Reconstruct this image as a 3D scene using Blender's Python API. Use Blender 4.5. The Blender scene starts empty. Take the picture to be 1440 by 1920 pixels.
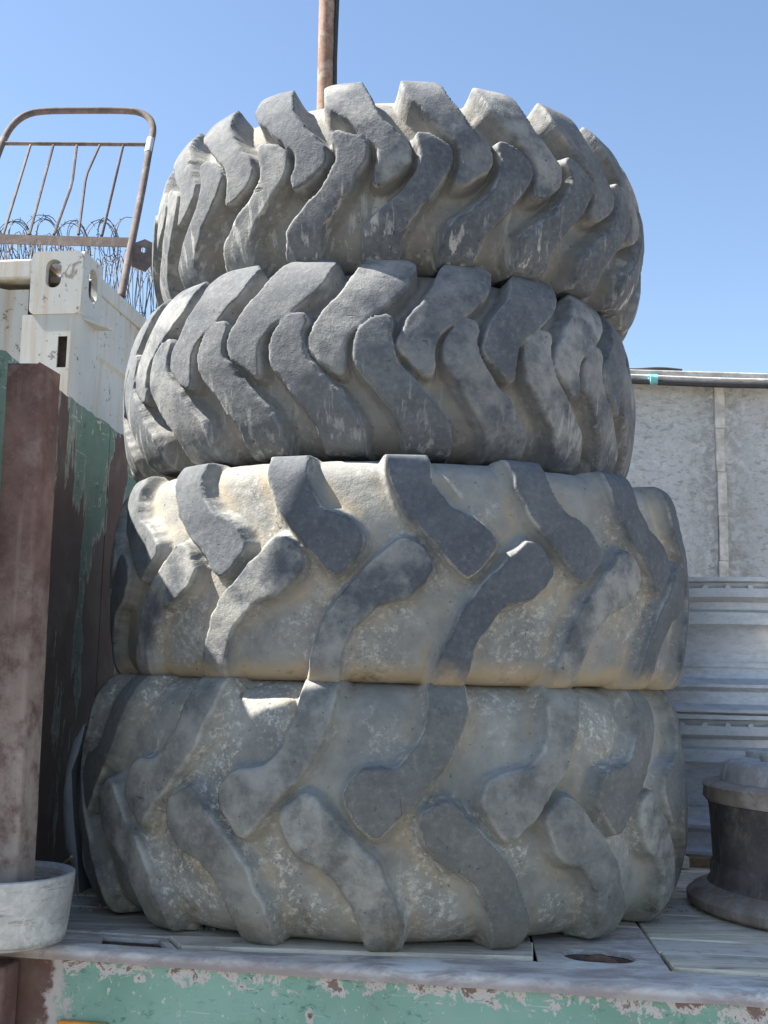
import bpy, bmesh, math, random
import numpy as np
from mathutils import Vector, Matrix
from mathutils.geometry import tessellate_polygon

S = bpy.context.scene
COL = S.collection
rnd = random.Random(7)
rad = math.radians

# ------------------------------------------------------------------ camera
FPX, PITCH, ROLL, EYE = 2150.0, math.atan(315 / 2150.0), 0.020, 0.46   # focal in photo pixels; eye height above the deck
cF = Vector((0, math.cos(PITCH), math.sin(PITCH)))
cU0 = Vector((0, -math.sin(PITCH), math.cos(PITCH)))
cR = Vector((1, 0, 0)) * math.cos(ROLL) + cU0 * math.sin(ROLL)
cU = cU0 * math.cos(ROLL) - Vector((1, 0, 0)) * math.sin(ROLL)
cC = Vector((0, 0, EYE))
cam_d = bpy.data.cameras.new('camera'); cam = bpy.data.objects.new('camera', cam_d); COL.objects.link(cam)
cam_d.sensor_fit = 'VERTICAL'; cam_d.sensor_height = 36.0; cam_d.sensor_width = 27.0
cam_d.lens = FPX / 1920 * 36.0; cam_d.clip_start = 0.05; cam_d.clip_end = 3000
cam.matrix_world = Matrix(((cR.x, cU.x, -cF.x, cC.x), (cR.y, cU.y, -cF.y, cC.y), (cR.z, cU.z, -cF.z, cC.z), (0, 0, 0, 1)))
S.camera = cam
S.render.resolution_x, S.render.resolution_y = 768, 1024

# ------------------------------------------------------------------ sky, sun, exposure
SUN_EL, SUN_AZ = rad(52), rad(-87)            # azimuth from +Y towards +X
world = bpy.data.worlds.new('World'); S.world = world; world.use_nodes = True
wn = world.node_tree; wn.nodes.clear()
sky = wn.nodes.new('ShaderNodeTexSky'); sky.sky_type = 'NISHITA'; sky.sun_disc = False
sky.sun_elevation = SUN_EL; sky.sun_rotation = SUN_AZ
sky.altitude = 0; sky.air_density = 1.0; sky.dust_density = 0.25; sky.ozone_density = 1.0
bgn = wn.nodes.new('ShaderNodeBackground'); bgn.inputs['Strength'].default_value = 0.068
wo = wn.nodes.new('ShaderNodeOutputWorld')
wn.links.new(sky.outputs[0], bgn.inputs[0]); wn.links.new(bgn.outputs[0], wo.inputs[0])
sd = bpy.data.lights.new('sun', 'SUN'); sd.energy = 5.0; sd.angle = rad(0.53); sd.color = (1.0, 0.95, 0.86)
sun = bpy.data.objects.new('sun', sd); COL.objects.link(sun)
sdir = Vector((math.cos(SUN_EL) * math.sin(SUN_AZ), math.cos(SUN_EL) * math.cos(SUN_AZ), math.sin(SUN_EL)))
sun.rotation_euler = sdir.to_track_quat('Z', 'Y').to_euler(); sun.location = sdir * 30
S.view_settings.view_transform = 'Standard'; S.view_settings.look = 'None'
S.view_settings.gamma = 1.0; S.view_settings.use_curve_mapping = False
S.view_settings.exposure = 1.78

# ------------------------------------------------------------------ pixel -> place
def ray(x, y): return cF + cR * ((x - 720) / FPX) - cU * ((y - 960) / FPX)
def at_z(x, y, z): d = ray(x, y); return cC + d * ((z - EYE) / d.z)
def at_y(x, y, Y): d = ray(x, y); return cC + d * (Y / d.y)

# ------------------------------------------------------------------ object helpers
def tag(o, label=None, cat=None, group=None, kind=None):
    for k, v in (('label', label), ('category', cat), ('group', group), ('kind', kind)):
        if v: o[k] = v
    return o
def empty(name, loc=(0, 0, 0), rot=(0, 0, 0)):
    o = bpy.data.objects.new(name, None); COL.objects.link(o)
    o.location = loc; o.rotation_euler = rot; o.empty_display_size = 0.1
    return o
class MB:
    """collects faces; build() links them as one mesh object"""
    def __init__(s): s.v = []; s.f = []; s.org = Vector((0, 0, 0))
    def add(s, vs, fs):
        b = len(s.v); s.v += [tuple(v) for v in vs]; s.f += [tuple(i + b for i in f) for f in fs]; return s
    def box(s, c, size, ax=None, jit=0):
        c = Vector(c); X, Y, Z = ax or (Vector((1, 0, 0)), Vector((0, 1, 0)), Vector((0, 0, 1)))
        vs = [c + X * (i * size[0] / 2) + Y * (j * size[1] / 2) + Z * (k * size[2] / 2) for k in (-1, 1) for j in (-1, 1) for i in (-1, 1)]
        if jit: vs = [v + Vector((rnd.uniform(-jit, jit), rnd.uniform(-jit, jit), rnd.uniform(-jit, jit))) for v in vs]
        return s.add(vs, [(0, 2, 3, 1), (4, 5, 7, 6), (0, 1, 5, 4), (2, 6, 7, 3), (0, 4, 6, 2), (1, 3, 7, 5)])
    def tube(s, pts, r, n=8, cap=True, closed=False):
        pts = [Vector(p) for p in pts]; m = len(pts); rs = r if isinstance(r, (list, tuple)) else [r] * m
        t0 = (pts[1] - pts[0]).normalized(); up = Vector((0, 0, 1)) if abs(t0.z) < .9 else Vector((1, 0, 0))
        nrm = t0.cross(up).normalized(); vs = []
        for i, p in enumerate(pts):
            a = pts[max(i - 1, 0)]; b = pts[min(i + 1, m - 1)]; t = (b - a).normalized()
            nrm = (nrm - t * nrm.dot(t)).normalized(); bn = t.cross(nrm)
            for k in range(n):
                w = 2 * math.pi * k / n; vs.append(p + (nrm * math.cos(w) + bn * math.sin(w)) * rs[i])
        fs = [(i * n + k, i * n + (k + 1) % n, (i + 1) * n + (k + 1) % n, (i + 1) * n + k) for i in range(m - 1) for k in range(n)]
        if cap: fs += [tuple(range(n - 1, -1, -1)), tuple((m - 1) * n + k for k in range(n))]
        return s.add(vs, fs)
    def lathe(s, prof, c=(0, 0, 0), n=96, closed=True, wob=None):
        m = len(prof); vs = []
        for i in range(n):
            a = 2 * math.pi * i / n
            for (r, z) in prof:
                k = 1 + (wob(a, z) if wob else 0)
                vs.append((c[0] + r * k * math.cos(a), c[1] + r * k * math.sin(a), c[2] + z))
        M = m if closed else m - 1
        fs = [(i * m + j, ((i + 1) % n) * m + j, ((i + 1) % n) * m + (j + 1) % m, i * m + (j + 1) % m) for i in range(n) for j in range(M)]
        return s.add(vs, fs)
    def slab(s, outer, holes, O, X, Y, Z, depth, back=True):
        """flat plate O + x*X + y*Y with holes; front at Z=0, extruded by -depth along Z"""
        loops = [outer] + list(holes); flat = [p for l in loops for p in l]
        tris = tessellate_polygon([[Vector((p[0], p[1], 0)) for p in l] for l in loops])
        P = lambda p, z: O + X * p[0] + Y * p[1] + Z * z
        ft = []
        for t in tris:
            a, b, c = [flat[i] for i in t]
            cr = (b[0] - a[0]) * (c[1] - a[1]) - (b[1] - a[1]) * (c[0] - a[0])
            ft.append(tuple(t) if cr > 0 else tuple(reversed(t)))
        s.add([P(p, 0) for p in flat], ft)
        if back: s.add([P(p, -depth) for p in flat], [tuple(reversed(t)) for t in ft])
        for l in loops:
            n = len(l); ar = sum(l[i][0] * l[(i + 1) % n][1] - l[(i + 1) % n][0] * l[i][1] for i in range(n))
            fs = [(i, i + n, (i + 1) % n + n, (i + 1) % n) for i in range(n)]
            if (ar < 0) == (l is outer): fs = [tuple(reversed(q)) for q in fs]
            s.add([P(p, 0) for p in l] + [P(p, -depth) for p in l], fs)
        return s
    def build(s, name, mat, parent=None, smooth=None, bevel=0, seg=2, org=None):
        me = bpy.data.meshes.new(name); me.from_pydata(s.v, [], s.f)
        bm = bmesh.new(); bm.from_mesh(me)
        bmesh.ops.remove_doubles(bm, verts=bm.verts, dist=1e-5)
        bmesh.ops.recalc_face_normals(bm, faces=bm.faces)
        if bevel:
            es = [e for e in bm.edges if len(e.link_faces) == 2 and e.calc_face_angle(0) > rad(35)]
            bmesh.ops.bevel(bm, geom=es, offset=bevel, segments=seg, profile=.5, affect='EDGES', clamp_overlap=True)
        if org is not None: bmesh.ops.translate(bm, verts=bm.verts, vec=-Vector(org))
        bm.to_mesh(me); bm.free()
        me.materials.append(mat)
        if smooth is not None:
            me.polygons.foreach_set('use_smooth', [True] * len(me.polygons))
            me.set_sharp_from_angle(angle=rad(smooth))
        o = bpy.data.objects.new(name, me); COL.objects.link(o)
        if parent is not None: o.parent = parent
        if org is not None and parent is None: o.location = org
        return o

# ------------------------------------------------------------------ material helpers
class NT:
    def __init__(s, name):
        s.m = bpy.data.materials.new(name); s.m.use_nodes = True; s.t = s.m.node_tree; s.t.nodes.clear()
        s.out = s.n('ShaderNodeOutputMaterial'); s.b = s.n('ShaderNodeBsdfPrincipled'); s.l(s.b.outputs[0], s.out.inputs[0])
        s.tc = s.n('ShaderNodeTexCoord'); s.obj = s.tc.outputs['Object']; s.nb = None
    def n(s, k): return s.t.nodes.new(k)
    def l(s, a, b): s.t.links.new(a, b)
    def put(s, sock, v):
        if isinstance(v, bpy.types.NodeSocket): s.l(v, sock)
        elif isinstance(v, (tuple, list)) and len(v) == 3 and sock.type == 'RGBA': sock.default_value = (*v, 1)
        else: sock.default_value = v
    def map(s, sc, loc=(0, 0, 0), vec=None, rot=(0, 0, 0)):
        m = s.n('ShaderNodeMapping'); s.l(vec or s.obj, m.inputs[0]); m.inputs['Scale'].default_value = sc
        m.inputs['Location'].default_value = loc; m.inputs['Rotation'].default_value = rot; return m.outputs[0]
    def noise(s, scale, detail=4, rough=.55, vec=None, dist=0):
        k = s.n('ShaderNodeTexNoise'); s.l(vec or s.obj, k.inputs['Vector'])
        k.inputs['Scale'].default_value = scale; k.inputs['Detail'].default_value = detail
        k.inputs['Roughness'].default_value = rough; k.inputs['Distortion'].default_value = dist
        return k.outputs['Fac']
    def voro(s, scale, feat='F1', vec=None, rnd_=1.0):
        k = s.n('ShaderNodeTexVoronoi'); k.feature = feat; s.l(vec or s.obj, k.inputs['Vector'])
        k.inputs['Scale'].default_value = scale; k.inputs['Randomness'].default_value = rnd_; return k.outputs['Distance']
    def step(s, v, a, b):      # smooth 0..1 from a to b
        k = s.n('ShaderNodeMapRange'); k.interpolation_type = 'SMOOTHSTEP'; s.put(k.inputs[0], v)
        k.inputs[1].default_value = a; k.inputs[2].default_value = b; return k.outputs[0]
    def math(s, op, a, b=0.0):
        k = s.n('ShaderNodeMath'); k.operation = op; s.put(k.inputs[0], a); s.put(k.inputs[1], b); return k.outputs[0]
    def mul(s, a, b): return s.math('MULTIPLY', a, b)
    def add(s, a, b): return s.math('ADD', a, b)
    def inv(s, a): return s.math('SUBTRACT', 1.0, a)
    def mx(s, a, b): return s.math('MAXIMUM', a, b)
    def mix(s, f, a, b):
        k = s.n('ShaderNodeMix'); k.data_type = 'RGBA'; s.put(k.inputs[0], f); s.put(k.inputs[6], a); s.put(k.inputs[7], b); return k.outputs[2]
    def attr(s, name): k = s.n('ShaderNodeAttribute'); k.attribute_name = name; return k.outputs['Fac']
    def xyz(s, vec=None): k = s.n('ShaderNodeSeparateXYZ'); s.l(vec or s.obj, k.inputs[0]); return k.outputs
    def bump(s, h, strength=.4, dist=.01):
        k = s.n('ShaderNodeBump'); k.inputs['Strength'].default_value = strength; k.inputs['Distance'].default_value = dist
        s.put(k.inputs['Height'], h)
        if s.nb: s.l(s.nb, k.inputs['Normal'])
        s.nb = k.outputs[0]; s.l(s.nb, s.b.inputs['Normal'])
    def done(s, col, rough=.8, metal=0.0, spec=None):
        s.put(s.b.inputs['Base Color'], col); s.put(s.b.inputs['Roughness'], rough); s.put(s.b.inputs['Metallic'], metal)
        if spec is not None: s.b.inputs['Specular IOR Level'].default_value = spec
        return s.m

def mat_rubber(name, seed, lug_d, lug_l, car_d, car_l, dirt, speck=.6, streak=0.0, low_dirt=0.0, dusty=.5, dirty=.8):
    k = NT(name); off = k.map((1, 1, 1), (seed * 3.1, seed * 1.7, seed * 5.3))
    lug = k.attr('lug'); base = k.attr('base'); tz = k.attr('across')
    big = k.noise(3.2, 5, .6, off); mid = k.noise(14, 6, .65, off); fine = k.noise(90, 5, .7, off); grit = k.noise(330, 3, .7, off)
    lc = k.mix(k.step(k.add(k.mul(big, .22), k.add(k.mul(mid, .38), k.mul(fine, .40))), .38, .68), lug_d, lug_l)
    lc = k.mix(k.mul(k.step(fine, .54, .74), .35), lc, tuple(c * 1.5 for c in lug_l))
    lc = k.mix(k.mul(k.step(k.noise(38, 5, .7, off), .60, .68), .35), lc, tuple(c * .55 for c in lug_d))
    cc = k.mix(k.step(k.add(k.mul(big, .4), k.mul(mid, .6)), .36, .66), car_d, car_l)
    # pale lichen-like scuffs and dark flecks in the valleys
    sp = k.mul(k.mx(k.step(k.noise(80, 7, .8, off, .1), .50, .62), k.mul(k.step(k.noise(30, 7, .8, off, .1), .54, .66), .75)), k.step(k.noise(5, 4, .6, off), .45, .60))
    cc = k.mix(k.mul(sp, speck), cc, tuple(min(.62, c * 1.55 + .03) for c in car_l))
    dk = k.mul(k.step(k.noise(62, 6, .75, off, .4), .56, .66), k.step(k.noise(5, 3, .5, off), .45, .6))
    cc = k.mix(k.mul(dk, .55), cc, tuple(c * .45 for c in car_d))
    col = k.mix(k.step(lug, .42, .93), cc, lc)
    # scuffed lug edges collect pale dust
    edge = k.mul(k.step(lug, .55, .9), k.inv(k.step(lug, .93, .999)))
    col = k.mix(k.mul(edge, k.step(mid, .35, .7)), col, tuple(min(.6, c * 1.15) for c in car_l))
    # yellow dirt packed along the foot of every lug
    dm = k.mul(k.mul(base, k.step(k.noise(9, 5, .6, off), .38, .62)), dirty)
    col = k.mix(dm, col, dirt)
    if low_dirt:
        ld = k.step(k.add(tz, k.mul(k.math('SUBTRACT', mid, .5), .5)), -1.02, -1.25)
        col = k.mix(k.mul(ld, low_dirt), col, dirt)
        ld2 = k.mul(ld, k.step(k.noise(11, 6, .7, off, .5), .55, .68))
        col = k.mix(k.mul(ld2, .7), col, tuple(c * .25 for c in dirt))
    if streak:
        st = k.noise(1.0, 4, .65, k.map((55, 55, 3.0), (seed, 0, 0)))
        sm = k.mul(k.mul(k.step(st, .53, .64), k.step(tz, .0, -.6)), k.mul(streak, k.step(big, .32, .5)))
        col = k.mix(sm, col, tuple(c * 1.5 for c in car_l))
    du = k.mul(k.step(k.noise(1.7, 7, .72, off), .38, .68), dusty)
    col = k.mix(k.mul(du, .5), col, car_l)
    pits = k.step(k.noise(120, 2, .5, off), .70, .76)
    crack = k.mul(k.inv(k.step(k.math('ABSOLUTE', k.math('SUBTRACT', k.noise(5, 3, .6, off, 1.2), .5)), .0, .006)), k.step(k.noise(7, 3, .5, k.map((1, 1, 1), (seed, 9, 4))), .67, .70))
    col = k.mix(k.mul(k.mx(pits, crack), .6), col, tuple(c * .4 for c in lug_d))
    hgt = k.add(k.add(k.mul(fine, .5), k.mul(grit, .22)), k.add(k.mul(mid, .9), k.mul(k.mx(pits, crack), -.6)))
    k.bump(hgt, .55, .006)
    return k.done(col, .9, 0, .25)

def mat_green(name, rust_amt=.5, dark=1.0, seed=0.0, ztop=0.0, rail=True):
    k = NT(name); off = k.map((1, 1, 1), (seed, seed * 2, seed * .7))
    x, y, z = k.xyz()
    big = k.noise(2.5, 4, .6, off); mid = k.noise(13, 6, .65, off); fine = k.noise(70, 5, .7, off)
    g1, g2, g3 = [tuple(c * dark for c in q) for q in ((.105, .20, .152), (.16, .265, .215), (.055, .125, .095))]
    col = k.mix(k.step(big, .38, .62), g1, g2)
    col = k.mix(k.mul(k.step(k.noise(55, 7, .8, k.map((1, 1, 1.6), (seed, 0, 0)), .5), .56, .60), k.step(k.noise(6, 3, .5, off), .42, .55)), col, g3)
    prim, rust, rust2 = (.52, .47, .43), (.10, .055, .048), (.20, .115, .085)
    top = k.step(z, ztop - .055, ztop - .008) if rail else k.step(z, ztop - .06, ztop)
    chips = k.add(k.noise(26, 7, .72, off, .4), k.mul(top, .20 if rail else .10))
    cm = k.step(chips, .655, .675); cr = k.step(chips, .73, .76)
    fk = k.mul(k.step(k.noise(75, 5, .75, k.map((1, 1, .6), (seed * 4, 0, 0)), .3), .615, .64), k.step(k.noise(5, 3, .5, k.map((1, 1, 1), (seed, 7, 0))), .36, .52))
    col = k.mix(k.mul(fk, .9), col, (.60, .60, .56))
    col = k.mix(cm, col, k.mix(k.noise(40, 4, .6, off), prim, (.60, .56, .53)))
    rs = k.mix(k.noise(30, 6, .7, off), rust, rust2) if rail else k.mix(k.noise(30, 6, .7, off), (.075, .045, .040), (.15, .092, .072))
    col = k.mix(k.mul(cr, .85), col, rs)
    # separate round chips down to primer and rust
    vo = k.voro(17, 'F1', k.map((1, 1, .7), (seed * 1.3, 0, 0))); pick = k.step(k.noise(9, 2, .5, off), .53, .57)
    vv = k.add(vo, k.mul(k.math('SUBTRACT', fine, .5), .25))
    col = k.mix(k.mul(k.inv(k.step(vv, .13, .16)), pick), col, prim)
    col = k.mix(k.mul(k.inv(k.step(vv, .07, .10)), pick), col, rs)
    # long thin scratches
    for i, (rot, th) in enumerate((((0, 1.0, .3), .70), ((0, -.45, .2), .71), ((0, .2, .1), .715))):
        sc = k.noise(1.0, 3, .5, k.map((9, 9, 160), (seed + i * 7, 0, i * 3), rot=rot))
        col = k.mix(k.mul(k.step(sc, th, th + .02), .75), col, (.50, .55, .50))
    if rail:                                   # bare rusty end of the rail beside the post
        ed = k.add(x, k.mul(k.math('SUBTRACT', k.noise(16, 7, .7, off), .5), .16))
        col = k.mix(k.inv(k.step(ed, .605, .625)), col, prim)
        col = k.mix(k.inv(k.step(ed, .57, .59)), col, rs)
    if rust_amt:
        big2 = k.noise(2.1, 7, .68, k.map((1, 1, .55) if rail else (1.6, 1.6, .42), (seed + 2.2, 0, 0)), .3)
        if not rail: big2 = k.add(big2, k.mul(k.step(z, 1.0, .55), .15))
        m = k.step(big2, .68 - rust_amt * .2, .70 - rust_amt * .2)
        rim = k.mul(k.step(big2, .665 - rust_amt * .2, .68 - rust_amt * .2), k.inv(m))
        col = k.mix(k.mul(rim, .55), col, prim)
        col = k.mix(m, col, rs)
    col = k.mix(k.mul(k.step(k.noise(7, 5, .6, off), .5, .8), .35), col, (.36, .34, .31))
    k.bump(k.add(k.mul(cm, -.5), k.add(k.mul(fine, .3), k.mul(mid, .3))), .4, .004)
    return k.done(col, k.add(.5, k.mul(mid, .35)), 0, .35)

def mat_rust(name, a=(.085, .052, .048), b=(.17, .105, .09), c=(.30, .25, .22), seed=0, dust=.5, zdust=None):
    k = NT(name); off = k.map((1, 1, 1), (seed, seed * 2, seed * .3))
    big = k.noise(4, 5, .6, off); mid = k.noise(22, 6, .7, off); fine = k.noise(140, 5, .75, off)
    col = k.mix(k.step(k.add(k.mul(big, .5), k.mul(mid, .5)), .38, .66), a, b)
    d = k.mul(k.mx(k.step(k.noise(9, 7, .72, off, .3), .52, .66), k.mul(k.step(k.noise(1.0, 6, .7, k.map((38, 38, 2.2), (seed, 0, 0))), .54, .66), .6)), dust)
    if zdust: x, y, z = k.xyz(); d = k.add(d, k.mul(k.mul(k.step(z, zdust[0], zdust[1]), .75), k.step(mid, .3, .6)))
    col = k.mix(d, col, c)
    col = k.mix(k.mul(k.step(fine, .60, .72), .5), col, tuple(q * 1.7 for q in b))
    col = k.mix(k.mul(k.step(k.noise(260, 2, .5, off), .68, .74), .3), col, (.5, .45, .42))
    k.bump(k.add(k.mul(fine, .5), k.mul(mid, .8)), .5, .004)
    return k.done(col, .85, 0, .3)

def mat_steel(name, col_a, col_b, stain, seed=0, metal=.7, rough=.42, stretch=(1, 1, 1), sharp=.5):
    k = NT(name); off = k.map(stretch, (seed, seed, seed))
    big = k.noise(5, 5, .6, off); mid = k.noise(34, 7, .72, off, .05); fine = k.noise(120, 4, .7, off)
    col = k.mix(k.step(mid, .30, .70), col_a, col_b)
    col = k.mix(k.mul(k.step(k.add(k.mul(big, .5), k.mul(mid, .5)), .52, .66), sharp), col, stain)
    k.bump(k.add(k.mul(mid, .6), k.mul(fine, .4)), .25, .003)
    return k.done(col, k.add(rough, k.mul(mid, .3)), k.mul(metal, k.inv(k.mul(k.step(big, .4, .7), .5))))

def mat_wood(name, seed=0.0, tint=(1, 1, 1)):
    k = NT(name); off = k.map((2.2, 26, 26), (seed, seed * 3, 0), rot=(0, 0, .18)); iso = k.map((1, 1, 1), (seed, 0, 0))
    g = k.noise(1.4, 7, .72, off, .6); g2 = k.noise(5.0, 5, .7, off); blot = k.noise(5, 5, .65, iso)
    t = lambda c: tuple(a * b for a, b in zip(c, tint))
    col = k.mix(k.step(g, .35, .65), t((.44, .375, .30)), t((.78, .68, .545)))
    col = k.mix(k.mul(k.step(g2, .58, .68), .7), col, t((.13, .12, .12)))
    col = k.mix(k.mul(k.step(blot, .48, .66), .65), col, t((.86, .765, .63)))
    col = k.mix(k.mul(k.step(k.noise(13, 5, .7, iso), .60, .70), .6), col, t((.26, .235, .22)))
    k.bump(k.add(k.mul(g, .9), k.mul(g2, .5)), .6, .006)
    return k.done(col, .88, 0, .25)

def mat_deck_steel(name, q=1.0):
    k = NT(name); big = k.noise(4.5, 5, .62); mid = k.noise(19, 7, .72, k.map((.6, 1.6, 1)), .4); fine = k.noise(110, 5, .7)
    col = k.mix(k.step(mid, .36, .62), (.42, .35, .31), (.70, .62, .54))
    col = k.mix(k.mul(k.step(k.add(k.mul(big, .6), k.mul(mid, .4)), .50, .62), .85), col, (.86, .81, .73))
    col = k.mix(k.mul(k.step(fine, .57, .68), .4), col, (.62, .60, .58))
    x, y, z = k.xyz()
    lip = k.mul(k.step(z, -.002, -.012), k.step(mid, .25, .5))
    col = k.mix(k.mul(lip, .55), col, (.24, .17, .16))
    if q != 1.0: col = k.mix(1 - q, col, (.02, .017, .018))
    k.bump(k.add(k.mul(mid, .7), k.mul(fine, .4)), .5, .004)
    return k.done(col, k.add(.55, k.mul(mid, .3)), 0.1, .4)

def mat_white_paint(name):
    k = NT(name); big = k.noise(2.2, 4, .6); mid = k.noise(16, 6, .68); fine = k.noise(90, 4, .7)
    col = k.mix(k.step(big, .35, .7), (.47, .46, .42), (.56, .545, .50))
    st = k.noise(1.0, 5, .65, k.map((14, 14, .9)))
    col = k.mix(k.mul(k.step(st, .46, .70), .75), col, (.44, .33, .21))
    col = k.mix(k.mul(k.step(k.noise(48, 4, .7), .63, .67), .85), col, (.12, .085, .065))
    col = k.mix(k.mul(k.step(k.noise(11, 6, .7, None, .5), .62, .65), .8), col, (.16, .125, .10))
    k.bump(k.add(k.mul(mid, .5), k.mul(fine, .3)), .2, .004)
    return k.done(col, .55, 0, .4)

def mat_plaster(name, seed=0):
    k = NT(name); off = k.map((1, 1, 1), (seed, 0, seed)); big = k.noise(2.0, 5, .6, off)
    lump = k.noise(22, 7, .72, off, .5); fine = k.noise(85, 5, .75, off)
    col = k.mix(k.step(big, .35, .65), (.78, .78, .77), (.87, .87, .86))
    fl = k.mul(k.step(k.noise(26, 6, .75, k.map((1, 1, 2.2), (seed, 0, 0)), .6), .53, .60), k.step(k.noise(3.2, 3, .5, off), .34, .54))
    col = k.mix(k.mul(fl, .5), col, (.30, .28, .25))
    col = k.mix(k.mul(k.step(k.noise(2.8, 6, .7, off, .3), .56, .70), .55), col, (.48, .455, .42))
    x, y, z = k.xyz()
    jd = k.mul(k.inv(k.step(k.math('ABSOLUTE', x), .03, .22)), k.step(lump, .38, .6))
    col = k.mix(k.mul(jd, .6), col, (.34, .32, .285))
    k.bump(k.add(k.mul(lump, 1.6), k.mul(fine, .5)), 1.0, .03)
    return k.done(col, .92, 0, .2)

def mat_flat(name, c, rough=.7, metal=0.0, var=.25, scale=25):
    k = NT(name); n = k.noise(scale, 5, .65)
    col = k.mix(k.step(n, .3, .7), tuple(q * (1 - var) for q in c), tuple(min(1, q * (1 + var)) for q in c))
    k.bump(k.noise(scale * 5, 4, .6), .25, .003)
    return k.done(col, rough, metal)

def mat_ground():
    k = NT('sandy_ground'); b = k.noise(.35, 5, .6); m = k.noise(6, 6, .7); f = k.noise(60, 5, .7)
    col = k.mix(k.step(k.add(k.mul(b, .5), k.mul(m, .5)), .35, .65), (.125, .115, .102), (.195, .18, .16))
    col = k.mix(k.mul(k.step(f, .58, .68), .5), col, (.16, .14, .115))
    k.bump(k.add(m, k.mul(f, .5)), .7, .03); return k.done(col, .95, 0, .2)

M = {}
M['ground'] = mat_ground()
M['rail'] = mat_green('chipped_green_paint', .10, 1.65, 3.0, -.012)
M['board'] = mat_green('rusting_green_paint', .66, .92, 11.0, 1.09, rail=False)
M['post'] = mat_rust('maroon_rust', (.135, .076, .064), (.235, .148, .125), (.42, .35, .30), 2.0, .30, (.75, .25))
M['rust'] = mat_rust('brown_rust', (.10, .058, .042), (.20, .125, .09), (.30, .26, .22), 5.0, .4)
M['frame'] = mat_rust('frame_rust', (.085, .066, .060), (.16, .125, .11), (.27, .24, .22), 5.0, .4)
M['pole'] = mat_rust('pole_rust', (.17, .10, .07), (.33, .22, .165), (.42, .36, .32), 8.0, .5)
def mat_galv():
    k = NT('galvanised_steel'); st = k.map((9, 9, 70), (2, 0, 0)); big = k.noise(7, 5, .6); dash = k.noise(1.0, 6, .72, st); fine = k.noise(150, 5, .75); x, y, z = k.xyz()
    col = k.mix(k.step(k.noise(45, 7, .75), .35, .65), (.50, .50, .49), (.66, .665, .66))
    col = k.mix(k.mul(k.mul(k.step(dash, .54, .62), k.step(big, .40, .58)), .75), col, (.26, .24, .22))
    col = k.mix(k.mul(k.step(k.noise(14, 7, .75), .57, .62), .55), col, (.80, .80, .79))
    col = k.mix(k.mul(k.step(k.add(z, k.mul(k.noise(20, 5, .7), .05)), .045, .015), .7), col, (.30, .25, .20))
    k.bump(k.add(k.mul(fine, .6), k.mul(dash, .4)), .3, .003); return k.done(col, k.add(.36, k.mul(big, .25)), .45)
M['galv'] = mat_galv()
M['rim'] = mat_steel('wheel_rim_steel', (.40, .42, .45), (.58, .60, .63), (.22, .20, .18), 4.0, .35, .36, (1, 1, 2.5), .7)
M['drum'] = mat_rust('sooty_rust', (.075, .066, .066), (.17, .14, .13), (.36, .29, .24), 9.0, .5)
M['drum_dust'] = mat_rust('dusty_iron', (.34, .31, .29), (.58, .55, .53), (.72, .70, .69), 12.0, .7)
M['drum_mid'] = mat_rust('grimy_iron', (.24, .19, .155), (.40, .335, .285), (.55, .50, .45), 15.0, .6)
M['deck'] = mat_deck_steel('worn_deck_steel')
M['lip'] = mat_deck_steel('dark_edge_steel', 1.0)
M['wood'] = [mat_wood('weathered_plank_%d' % i, i * 4.1, t) for i, t in enumerate(((1, 1, 1), (.92, .93, .95), (1.08, 1.06, 1.0), (.48, .47, .46), (.42, .42, .42)))]
M['white'] = mat_white_paint('chipped_white_paint')
M['plaster'] = mat_plaster('rough_white_plaster', 2)
M['concrete'] = mat_flat('coping_concrete', (.50, .47, .43), .9, 0, .3, 18)
M['black'] = mat_flat('black_cable', (.022, .024, .026), .55)
M['cablew'] = mat_flat('white_cable', (.62, .60, .57), .6)
M['teal'] = mat_flat('teal_tape', (.16, .42, .44), .6)
M['wire'] = mat_flat('dark_wire', (.055, .052, .05), .7, 0)
M['orange'] = mat_flat('orange_reflector', (.80, .28, .02), .35, 0, .1)
M['dirt'] = mat_flat('dry_mud', (.30, .27, .22), .95, 0, .3, 60)
M['straw'] = mat_flat('straw', (.62, .47, .22), .8)
M['flap'] = mat_rubber('flap_rubber', 21, (.30, .32, .34), (.42, .44, .46), (.34, .35, .36), (.46, .47, .48), (.4, .35, .28), .2)
M['hollow'] = mat_flat('dark_hollow', (.12, .085, .075), .95)  # dark brown; puts the shade inside holes into the colour
BL_D, BL_L = (.085, .092, .102), (.165, .172, .178)
M['tyre1'] = mat_rubber('dusty_rubber_a', 1, (.074, .082, .098), (.158, .165, .173), (.185, .184, .178), (.28, .276, .26), (.38, .31, .23), .25, .9, 0, .5, .45)
M['tyre2'] = mat_rubber('dusty_rubber_b', 2, (.080, .088, .103), (.168, .174, .180), (.18, .18, .177), (.275, .272, .26), (.38, .31, .23), .35, .6, 0, .5, .45)
M['tyre3'] = mat_rubber('dusty_rubber_c', 3, (.078, .087, .102), (.142, .151, .164), (.195, .197, .19), (.32, .315, .29), (.44, .345, .225), .7, 0, .75, .25, .7)
M['tyre4'] = mat_rubber('dusty_rubber_d', 4, (.122, .124, .118), (.200, .202, .190), (.21, .210, .194), (.37, .362, .325), (.45, .35, .22), 1.0, 0, .15, .2, .5)

# ------------------------------------------------------------------ ground
GZ = -1.08
g = MB().add([(-900, -900, GZ), (900, -900, GZ), (900, 900, GZ), (-900, 900, GZ)], [(0, 1, 2, 3)])
tag(g.build('ground', M['ground']), kind='structure')

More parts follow.
